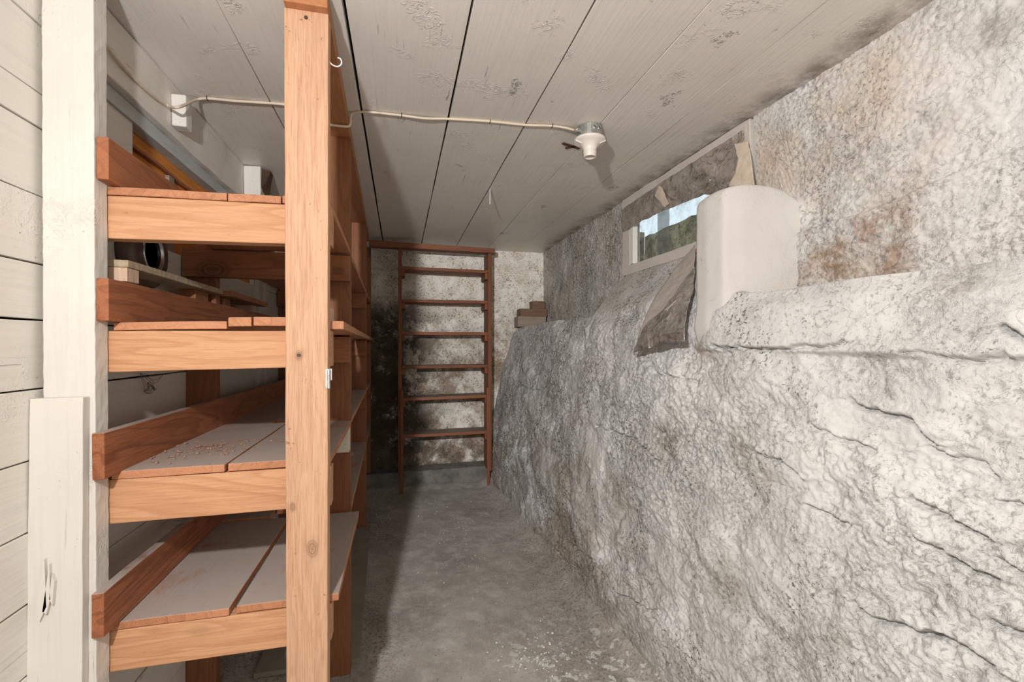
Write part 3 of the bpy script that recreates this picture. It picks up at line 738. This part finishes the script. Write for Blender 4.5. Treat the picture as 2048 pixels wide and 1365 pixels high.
# top plate
lumber('top_plate', [(XR(1.1) - .089, 1.09, .745), (XR(1.1) + .001, 1.09, .745), (XR(3.7) - .089, 3.46, .745), (XR(3.7), 3.46, .745),
                     (XR(1.1) - .089, 1.09, .7855), (XR(1.1) + .001, 1.09, .7855), (XR(3.7) - .089, 3.46, .7855), (XR(3.7), 3.46, .7855)], W_plate, su, .001)
# rails: (tier bottom-left z, top-left z, bottom-right, top-right)
def rail(Yf, xl, xr, zl0, zl1, zr0, zr1, mat):
    y1 = Yf + .036
    lumber('rail', [(xl, Yf, zl0), (xr, Yf, zr0), (xl, y1, zl0), (xr, y1, zr0), (xl, Yf, zl1), (xr, Yf, zr1), (xl, y1, zl1), (xr, y1, zr1)], mat, su)
TIERS = [(.226, .3150, .2335, .3240), (-.0560, .0310, -.0480, .0350), (-.376, -.2830, -.371, -.2800), (-.688, -.6005, -.6850, -.5990)]
for (a, b, c, d) in TIERS:
    rail(1.149, -.640, -.155, a, b, c, d, W_rail)
M_prail = painted('painted_rail', (.66, .60, .50), 'X', 1.0, .6, dirt=(.25, .12, .06))
for Yr in (1.712, 2.912, 3.622):
    for k, (a, b, c, d) in enumerate(TIERS):
        mat = M_prail if (k == 2 and Yr < 2) else W_railb
        rail(Yr, XW + .004, XR(Yr) - (.002), b - .0895, b, b - .0895, b, mat)
# loose notch under the second tier (a dark second board seen behind)
# cleats along the wall, fixed on the painted post
for (yy, t, b) in ((1.095, None, None),):
    pass
def cleat(u, vt, vb, y1, X0=-.593, th=.021):
    p = at(u, vt, X=X0); q = at(u, vb, X=X0)
    lumber('cleat', bx(X0, X0 + th, p.y, y1, q.z, p.z), W_cleat, su)
cleat(192, 272, 357, 2.9); cleat(192, 556, 642, 2.9); cleat(183, 868, 962, 3.6); cleat(182, 1190, 1280, 2.9)
# shelf boards: (x_left, x_right_front, x_right_back, y0, y1, z0, thickness)
def sboard(xl0, xr0, xl1, xr1, y0, y1, z, th=.017, mat=None, dz=0.0, z2=None):
    zz = z if z2 is None else z2
    lumber('shelf_board', [(xl0, y0, z), (xr0, y0, z + dz), (xl1, y1, zz), (xr1, y1, zz + dz), (xl0, y0, z + th), (xr0, y0, z + dz + th), (xl1, y1, zz + th), (xr1, y1, zz + dz + th)], mat or W_shelf, su, .0016)
z1, z2, z3, z4 = .3155, .0325, -.2815, -.5995
# tier 1
sboard(-.604, -.372, -.604, -.372, 1.146, 1.73, z1 + .002, dz=.004); sboard(-.369, -.262, -.369, -.262, 1.146, 1.73, z1 + .005, dz=.002); sboard(-.259, -.158, -.259, XR(1.74), 1.146, 1.73, z1 + .008, dz=.001)
sboard(-.66, -.43, -.66, -.43, 1.733, 3.70, z1); sboard(-.427, XR(1.75) - .001, -.427, XR(3.7) - .001, 1.80, 3.70, z1)
# tier 2
sboard(-.585, -.372, -.585, -.372, 1.146, 1.73, z2, dz=.004); sboard(-.369, -.322, -.369, -.322, 1.142, 1.72, z2 + .010, .020, dz=.001)
sboard(-.318, -.252, -.318, -.252, 1.142, 1.72, z2 + .012, .020)
sboard(-.249, -.128, -.262, -.205, 1.150, YF - .03, z2 + .006, .019, mat=W_shelf)
sboard(-.66, -.47, -.66, -.47, 1.733, 3.70, z2); sboard(-.467, -.266, -.467, -.266, 1.733, 3.70, z2)
# tier 3
sboard(-.590, -.377, -.590, -.377, 1.146, 1.73, z3, dz=.002); sboard(-.372, -.1575, -.372, -.165, 1.1505, 1.709, z3 + .002, dz=.003)
sboard(-.66, -.43, -.66, -.43, 1.733, 3.70, z3); sboard(-.427, XR(1.75) - .001, -.427, XR(3.7) - .001, 1.80, 3.72, z3)
# tier 4
sboard(-.590, -.367, -.590, -.367, 1.146, 1.71, z4, dz=.002); sboard(-.355, -.139, -.355, -.140, 1.1505, 1.708, z4 + .002, dz=.002)
sboard(-.66, -.43, -.66, -.43, 1.733, 3.70, z4); sboard(-.427, XR(1.75) - .001, -.427, XR(3.7) - .001, 1.80, 3.72, z4)
# base board lying on the floor under the unit
o = lumber('base_board', [(-.50, 1.80, fl(1.80) + .001), (-.142, 1.80, fl(1.80) + .001), (-.50, 2.93, fl(2.93) + .001), (-.176, 2.93, fl(2.93) + .001),
                      (-.50, 1.80, fl(1.80) + .018), (-.142, 1.80, fl(1.80) + .018), (-.50, 2.93, fl(2.93) + .018), (-.176, 2.93, fl(2.93) + .018)], M_base, None)
tag(o, 'dusty grey sheet lying on the floor under the shelving between the middle posts', 'board')
# cup hook
h = [at(660, 124, Y=1.13)]
hp = [(-.157, 1.13, h[0].z), (-.150, 1.13, h[0].z - .006), (-.140, 1.13, h[0].z - .0085), (-.132, 1.13, h[0].z - .003), (-.1305, 1.13, h[0].z + .005), (-.134, 1.13, h[0].z + .011), (-.139, 1.13, h[0].z + .012)]
tube('hook', smooth_path(hp, 6), .0016, M_hook, front_post, 8)['label'] = 'small white cup hook'
# hinge leaf
hz0, hz1 = at(657, 777, Y=1.11).z, at(657, 738, Y=1.11).z
hg = bmesh.new(); hexa_bm(hg, bx(-.1615, -.1555, 1.107, 1.1095, hz0, hz1)); 
for k in range(3):
    a = hz0 + (hz1 - hz0) * k / 3; b = hz0 + (hz1 - hz0) * (k + 1) / 3 - .0008
    tube_bm(hg, [(-.1548, 1.1055, a), (-.1548, 1.1055, b)], .0032, 12)
hexa_bm(hg, bx(-.1545, -.149, 1.112, 1.1135, hz0 + .018, hz1))
o = finish('hinge', hg, M_hinge, front_post, 0); o['label'] = 'bright steel hinge'
# nails in the front post
for (u, v) in ((598, 711), (612, 35)):
    p = at(u, v, Y=1.11); bm = bmesh.new()
    tube_bm(bm, [(p.x, 1.1092, p.z), (p.x, 1.1125, p.z)], .0042, 14); finish('nail_head', bm, M_rust, front_post)

# ---------------------------------------------------------------- painted post at left
pp = thing('painted_post', (-.64, 1.10, fl(1.1)), 'rough white painted timber post at the left wall, patched with a splintered board', 'post')
bm = bmesh.new(); hexa_bm(bm, [(-.6815 + .006, 1.10, fl(1.1) - .02), (-.589, 1.10, fl(1.1) - .02), (-.6815 + .006, 1.144, fl(1.1) - .02), (-.589, 1.144, fl(1.1) - .02),
                               (-.683, 1.10, CEIL - .002), (-.5965, 1.10, CEIL - .002), (-.683, 1.144, CEIL - .002), (-.5965, 1.144, CEIL - .002)], (6, 3, 120), .0012, 45, 1)
finish('upright', bm, P_post, pp, .002)
tz = at(130, 797, Y=1.08).z
bm = bmesh.new(); hexa_bm(bm, [(-.699, 1.079, fl(1.1) - .01), (-.606, 1.079, fl(1.1) - .01), (-.699, 1.099, fl(1.1) - .01), (-.606, 1.099, fl(1.1) - .01),
                               (-.688, 1.079, tz), (-.6015, 1.079, tz + .001), (-.688, 1.099, tz), (-.6015, 1.099, tz + .001)], (4, 1, 50), .0012, 12, 4)
finish('facing_board', bm, P_face, pp, .0015)
for (pts) in ([(88, 1120), (70, 1225), (78, 1245), (92, 1215)], [(98, 1130), (84, 1225), (92, 1230), (100, 1200)], [(103, 1150), (98, 1200), (104, 1212), (108, 1165)]):
    bm = bmesh.new(); q = [at(u, v, Y=1.070) for u, v in pts]
    a = [bm.verts.new((p.x, 1.0705, p.z + CZ)) for p in q]; b = [bm.verts.new((p.x, 1.0785, p.z + CZ)) for p in q]
    bm.faces.new(a); bm.faces.new(b[::-1])
    for k in range(4): bm.faces.new((a[k], b[k], b[(k + 1) % 4], a[(k + 1) % 4]))
    bmesh.ops.recalc_face_normals(bm, faces=bm.faces); finish('splinter', bm, P_face, pp)

# ---------------------------------------------------------------- things on the shelves
zt2 = z2 + .019
def slab(name, u0, v0, X0, u1, v1, X1, w, th, mat, lab, cat='plank'):
    a = at(u0, v0, X=X0); b = at(u1, v1, X=X1)
    c = [(a.x, a.y, a.z - th), (a.x + w, a.y, a.z - th), (b.x, b.y, b.z - th), (b.x + w, b.y, b.z - th), (a.x, a.y, a.z), (a.x + w, a.y, a.z), (b.x, b.y, b.z), (b.x + w, b.y, b.z)]
    o = lumber(name, c, mat, None, .0016); tag(o, lab, cat); return o
# chipboard plank on a block
o = lumber('chipboard_plank', bx(-.655, -.581, 1.19, 1.755, .173, .189), M_chipb, None, .0015)
tag(o, 'long pale chipboard plank resting above the second tier of the shelving', 'plank')
o = lumber('wood_block', bx(-.62, -.583, 1.19, 1.24, .1415, .1725), W_pale, None, .001); tag(o, 'pale wood block under the near end of the chipboard plank', 'block')
o = lumber('wood_block', bx(-.65, -.605, 1.60, 1.70, zt2 + .003, .1725), W_railb, None, .001); tag(o, 'brown wood block under the far end of the chipboard plank', 'block')
o = lumber('loose_board', bx(-.665, -.566, 1.80, 2.25, .172, .191), W_shelf, None, .002); tag(o, 'brown board lying on blocks on the second tier past the chipboard plank', 'board')
o = lumber('wood_block', bx(-.66, -.605, 1.84, 1.90, zt2, .1715), W_railb, None, .001); tag(o, 'short block holding up the near end of the loose brown board', 'block')
o = lumber('wood_block', bx(-.66, -.605, 2.16, 2.22, zt2, .1715), W_pale, None, .001); tag(o, 'pale block holding up the far end of the loose brown board', 'block')
p = at(668, 640, Y=1.30)
o = lumber('wood_offcut', bx(-.208, -.174, 1.30, 1.345, zt2 + .0065, zt2 + .0065 + .042), W_pale, None, .0015); tag(o, 'pale square offcut standing on the second tier behind the front post', 'offcut')
# ribbed metal collar on the wall under the top tier
vc = thing('vent_collar', (XW, 1.60, .23), 'round tarnished metal collar with a black mouth on the left wall', 'vent')
zc = .250
bm = bmesh.new(); lathe_bm(bm, (XW, 1.45, zc), [(.098, .001), (.098, .02), (.095, .034), (.086, .040), (.055, .042), (.050, .030), (.050, .012), (.001, .012)], 'X', 48); finish('casing', bm, M_can, vc, 0, True)
for rr, h in ((.052, .046), (.045, .040)):
    bm = bmesh.new(); lathe_bm(bm, (XW, 1.45, zc), [(rr, h - .012), (rr + .003, h - .002), (rr, h), (rr - .004, h - .002), (rr - .006, h - .012)], 'X', 40); finish('rim', bm, M_hinge if rr > .05 else M_canin, vc, 0, True)
bm = bmesh.new(); lathe_bm(bm, (XW, 1.45, zc), [(.040, .020), (.03, .026), (.015, .030), (.001, .031)], 'X', 40); finish('mouth', bm, M_canin, vc, 0, True)
# shavings on tier 3 and 4
def litter(name, box, z, n, mat, size, lab, cat, parent=None):
    bm = bmesh.new()
    for k in range(n):
        u = random.gauss(0, .33); v = random.gauss(0, .33)
        x = (box[0] + box[1]) / 2 + u * (box[1] - box[0]); y = (box[2] + box[3]) / 2 + v * (box[3] - box[2])
        zz = z(x, y) if callable(z) else z
        L = size * random.uniform(.4, 1.6); wd_ = L * random.uniform(.2, .9); a = random.uniform(0, math.pi)
        dx, dy = math.cos(a) * L / 2, math.sin(a) * L / 2; ex, ey = -math.sin(a) * wd_ / 2, math.cos(a) * wd_ / 2; hgt = wd_ * .7
        c = [(x - dx - ex, y - dy - ey, zz), (x + dx - ex, y + dy - ey, zz), (x - dx + ex, y - dy + ey, zz), (x + dx + ex, y + dy + ey, zz)]
        c += [(q[0] * .7 + x * .3, q[1] * .7 + y * .3, zz + hgt) for q in c]
        hexa_bm(bm, c)
    o = finish(name, bm, mat); tag(o, lab, cat, kind='stuff'); return o
litter('wood_shavings', (-.545, -.40, 1.22, 1.42), z3 + .0195, 150, M_shav, .005, 'reddish wood shavings scattered on the third tier board', 'shavings')
litter('plaster_crumbs', (.38, .62, 1.58, 1.80), lambda x, y: fl(y) + .003, 100, M_crumb, .006, 'white plaster crumbs scattered on the near concrete floor', 'crumbs')
litter('floor_grit', (.0, .70, 2.15, 3.3), lambda x, y: fl(y) + .003, 260, M_crumb, .0035, 'fine pale grit strewn along the concrete floor', 'grit')

# ---------------------------------------------------------------- far rack of shallow shelves
rk = thing('slatted_rack', (.33, 3.6, fl(3.6)), 'dark brown ladder-like wooden rack with six treads standing against the far wall', 'rack')
YN, YK = 3.50, 3.68
zt = .715
def stile(u0, u1, ztop, zbot, yk=YK, n='side_board'):
    a = at(u0, 700, Y=YN).x; b = at(u1, 700, Y=YN).x
    return lumber(n, bx(a, b, YN, yk, zbot, ztop), W_rack, rk, .0014, .002, .08)
stile(796.5, 803.5, zt, fl(3.5) + .14); stile(976, 983.5, zt, fl(3.5) + .12)
a = at(801, 995, Y=YN - .02); 
lumber('foot', [(at(801, 900, Y=YN).x, YN - .02, fl(YN) + .0), (at(807, 900, Y=YN).x, YN - .02, fl(YN)), (at(801, 900, Y=YN).x, YN + .01, fl(YN)), (at(807, 900, Y=YN).x, YN + .01, fl(YN)),
                (at(800, 900, Y=YN).x, YN - .02, -.32), (at(806.5, 900, Y=YN).x, YN - .02, -.32), (at(800, 900, Y=YN).x, YN - .001, -.32), (at(806.5, 900, Y=YN).x, YN - .001, -.32)], W_rack, rk)
lumber('foot', [(at(974, 900, Y=YN).x, YN - .012, fl(YN) + .012), (at(979, 900, Y=YN).x, YN - .012, fl(YN) + .012), (at(974, 900, Y=YN).x, YN - .001, fl(YN) + .012), (at(979, 900, Y=YN).x, YN - .001, fl(YN) + .012),
                (at(972, 900, Y=YN).x, YN - .012, -.32), (at(981, 900, Y=YN).x, YN - .012, -.32), (at(972, 900, Y=YN).x, YN - .001, -.32), (at(981, 900, Y=YN).x, YN - .001, -.32)], W_rack, rk, .002)
xa, xb = at(803.5, 700, Y=YN).x + .001, at(976, 700, Y=YN).x - .001
for (vl, vr) in ((533, 541), (599, 602), (664, 665), (732, 730), (797, 790), (871, 862)):
    zl = (HZ - vl) / F * at(803.5, vl, Y=YN).length * 0 + at(803.5, vl, Y=YN).z; zr = at(975, vr, Y=YN).z; th = .022
    lumber('tread', [(xa, YN - .002, zl - th), (xb, YN - .002, zr - th), (xa, YK, zl - th), (xb, YK, zr - th), (xa, YN - .002, zl), (xb, YN - .002, zr), (xa, YK, zl), (xb, YK, zr)], W_rackt, rk, .0012, .002, .1)
    for (x0, x1, zz) in ((xa, xa + .022, zl), (xb - .022, xb, zr)):
        lumber('cleat', [(x0, YN + .006, zz - th - .045), (x1, YN + .006, zz - th - .045), (x0, YK, zz - th - .045), (x1, YK, zz - th - .045), (x0, YN + .006, zz - th - .001), (x1, YN + .006, zz - th - .001), (x0, YK, zz - th - .001), (x1, YK, zz - th - .001)], W_rack, rk, .001, .001, .1)
a = at(738, 487, Y=3.48); b = at(990, 494, Y=3.48)
zt2_ = a.z
lumber('header_board', [(a.x, 3.47, zt + .001), (b.x, 3.47, zt - .010), (a.x, 3.56, zt + .001), (b.x, 3.56, zt - .010), (a.x, 3.47, zt + .042), (b.x, 3.47, zt + .026), (a.x, 3.56, zt + .042), (b.x, 3.56, zt + .026)], W_rackt, rk, .001)

# ---------------------------------------------------------------- wood offcuts on the ledge in the far corner
ZLg = .165
def ob(u0, u1, v0, v1, Y, dep, mat, lab):
    p = at(u0, v1, Y=Y); q = at(u1, v0, Y=Y)
    o = lumber('timber_offcut', bx(p.x, q.x, Y, Y + dep, p.z, q.z), mat, None, .002); tag(o, lab, 'offcut'); return o
ob(1036, 1092, 634, 654, 3.60, .13, W_grey, 'grey weathered offcut lowest in the small stack on the wall ledge')
ob(1041, 1094, 618.5, 633.5, 3.61, .12, W_dark, 'brown offcut with orange end in the middle of the ledge stack')
ob(1065, 1090, 603, 618, 3.63, .09, W_dark, 'short dark offcut topmost of the stack in the far ledge corner')

# ---------------------------------------------------------------- cable and lamp holder
zc = CEIL - .0065
def cp(u, v, dz=0): p = at(u, v, Z=zc - dz); return (p.x, p.y, p.z)
XF = XW + .034
wp = [tuple(at(205, 70, X=XF)), tuple(at(215, 93, X=XF)), tuple(at(250, 138, X=XF)), tuple(at(300, 187, X=XF)), tuple(at(335, 211, X=XF + .008)), tuple(at(352, 215, X=XF + .045)), tuple(at(370, 210, X=XF + .05)), tuple(at(392, 200, Z=zc - .012)), cp(415, 197), cp(470, 202), cp(575, 210)]
q = at(660, 240, Z=.738)
wp += [(XR(1.66) - .10, 1.655, .775), (XR(1.66) - .094, 1.655, .741), (XR(1.66) - .05, 1.652, .7385), (XR(1.66) - .006, 1.65, .7375), (XR(1.66) + .006, 1.648, .745), (XR(1.66) + .008, 1.645, .770), (XR(1.66) + .018, 1.645, zc)]
wp += [cp(735, 224), cp(803, 231), cp(850, 237, .004), cp(898, 238), cp(980, 243), cp(1050, 250), cp(1104, 252), cp(1140, 258, .004), cp(1165, 268, .012)]
cb = thing('electric_cable', wp[0], 'cream flat electric cable stapled from the left wall across the ceiling', 'cable')
tube('sheath', smooth_path(wp, 7), .0042, M_cable, cb, 10)
for (u, v) in ((415, 197), (803, 231), (980, 243), (1104, 252)):
    x, y, z = cp(u, v); bm = bmesh.new()
    tube_bm(bm, [(x, y - .009, zc + .006), (x, y - .006, zc - .005), (x, y + .006, zc - .005), (x, y + .009, zc + .006)], .0013, 6)
    finish('staple', bm, M_staple, cb)
lp = at(1184, 250, Z=CEIL); lx, ly = lp.x, lp.y + .02
lf = thing('lamp_holder', (lx, ly, CEIL), 'bare white porcelain lamp holder on a round steel box on the ceiling', 'lamp')
bm = bmesh.new(); lathe_bm(bm, (lx, ly, CEIL), [(.044, 0), (.046, -.002), (.046, -.040), (.044, -.042)], seg=40); jb = finish('junction_box', bm, M_galv, lf, 0)
for k, a in enumerate((-1.55, -1.15)):
    x, y = lx + math.cos(a) * .046, ly + math.sin(a) * .046
    bm = bmesh.new(); tube_bm(bm, [(x, y, CEIL - .018), (x + math.cos(a) * .002, y + math.sin(a) * .002, CEIL - .018)], .0065, 14); finish('knockout', bm, M_hinge, jb)
    bm = bmesh.new(); dx, dy = -math.sin(a) * .0045, math.cos(a) * .0045
    tube_bm(bm, [(x + math.cos(a) * .0024 - dx, y + math.sin(a) * .0024 - dy, CEIL - .0145), (x + math.cos(a) * .0024 + dx, y + math.sin(a) * .0024 + dy, CEIL - .0215)], .0012, 6); finish('slot', bm, M_dark, jb)
bm = bmesh.new(); lathe_bm(bm, (lx, ly, CEIL - .042), [(.050, 0), (.056, -.002), (.057, -.007), (.054, -.011), (.044, -.016), (.031, -.026), (.0255, -.034), (.0235, -.042), (.0228, -.046), (.0245, -.048), (.0245, -.052), (.0225, -.054), (.0225, -.065), (.0215, -.0665), (.018, -.0665), (.017, -.04), (.001, -.038)], seg=48)
finish('porcelain_body', bm, M_porc, lf, 0, True)
for a in (-.2, 2.9):
    x, y = lx + math.cos(a) * .043, ly + math.sin(a) * .043
    bm = bmesh.new(); hexa_bm(bm, [(x + dx * .011 * math.cos(a) - dy * .020 * math.sin(a), y + dx * .011 * math.sin(a) + dy * .020 * math.cos(a), CEIL - .042 - hh - (.010 if dx < 0 else 0)) for hh in (.014, .010) for dy in (-1, 1) for dx in (-1, 1)])
    finish('mounting_lug', bm, M_porc, lf, .001)
cx_, cy_ = lx - .05, ly - .012
bm = bmesh.new(); tube_bm(bm, [(cx_ - .012, cy_, CEIL - .021), (cx_ + .008, cy_, CEIL - .021)], .0085, 14); tube_bm(bm, [(cx_ - .004, cy_ - .014, CEIL - .021), (cx_ - .004, cy_ + .014, CEIL - .021)], .003, 8)
finish('cable_clamp', bm, M_galv, jb)
# old bracket beside it
p = at(1142, 290, Z=CEIL)
br = bmesh.new()
for (du, dv, ang, L) in ((0, 0, .35, .085), (.008, .004, -.75, .06)):
    ca, sa = math.cos(ang), math.sin(ang); c = []
    for hh in (CEIL - .006, CEIL - .002):
        for dy in (-.006, .006):
            for dx in (-L / 2, L / 2): c.append((p.x + du + dx * ca - dy * sa, p.y + dv + dx * sa + dy * ca, hh))
    hexa_bm(br, c)
o = finish('rusty_bracket', br, M_rust); tag(o, 'small rusty crossed bracket on the ceiling beside the lamp holder', 'bracket')
# nail hanging from the ceiling
p = at(980, 378, Z=CEIL); q = at(979, 409, Y=p.y)
o = tube('ceiling_nail', [p, (p.x, p.y, q.z + .004), (p.x + .0005, p.y, q.z)], [.004, .003, .0045], M_hook, None, 8)
tag(o, 'long bare nail sticking down from a ceiling joint', 'nail')
# painted blocks along the fascia
p = at(365, 232, X=XW + .05)
o = lumber('painted_block', bx(XW + .0285, XW + .068, p.y - .02, p.y + .022, .655, .752), P_white, None, .003, .004, .012); tag(o, 'small white painted block under the cable on the left wall', 'block')
p = at(500, 335, Z=CEIL)
o = lumber('painted_block', bx(XW + .029, p.x + .050, p.y - .03, p.y + .06, .655, CEIL - .003), P_white, None, .004, .004, .015); lumber('dark_hole_lump', [(p.x + .052, p.y - .02, .70), (p.x + .062, p.y, .72), (p.x + .052, p.y + .05, .68), (p.x + .060, p.y + .07, .69), (p.x + .051, p.y - .02, .785), (p.x + .085, p.y + .01, .787), (p.x + .052, p.y + .05, .785), (p.x + .08, p.y + .07, .787)], M_rust, o, .009, .001, .01); tag(o, 'larger white painted block broken at its edge where the left wall meets the ceiling', 'block')  # dark jagged lump added, its colour standing in for the shaded broken hole
# cobweb tufts
def web(name, pts, lab, seedn):
    rnd = random.Random(seedn); bm = bmesh.new()
    for k in range(26):
        a = Vector(rnd.choice(pts)); b = Vector(rnd.choice(pts)); 
        if (a - b).length < 1e-4: continue
        m_ = (a + b) / 2 + Vector((rnd.uniform(0, .01), rnd.uniform(-.01, .01), -rnd.uniform(.0, .02)))
        tube_bm(bm, smooth_path([a, m_, b], 4), .0005, 4)
    tag(finish(name, bm, M_web), lab, 'cobweb', kind='stuff')
XQ = XW + .008
web('cobweb', [at(280, 747, X=XQ), at(290, 750, X=XQ), at(304, 775, X=XQ), at(306, 772, X=XQ), at(287, 784, X=XQ), at(326, 750, X=XQ), at(296, 765, X=XQ), at(301, 770, X=XQ)], 'dark dusty cobweb tuft on the left wall under the second tier', 3)
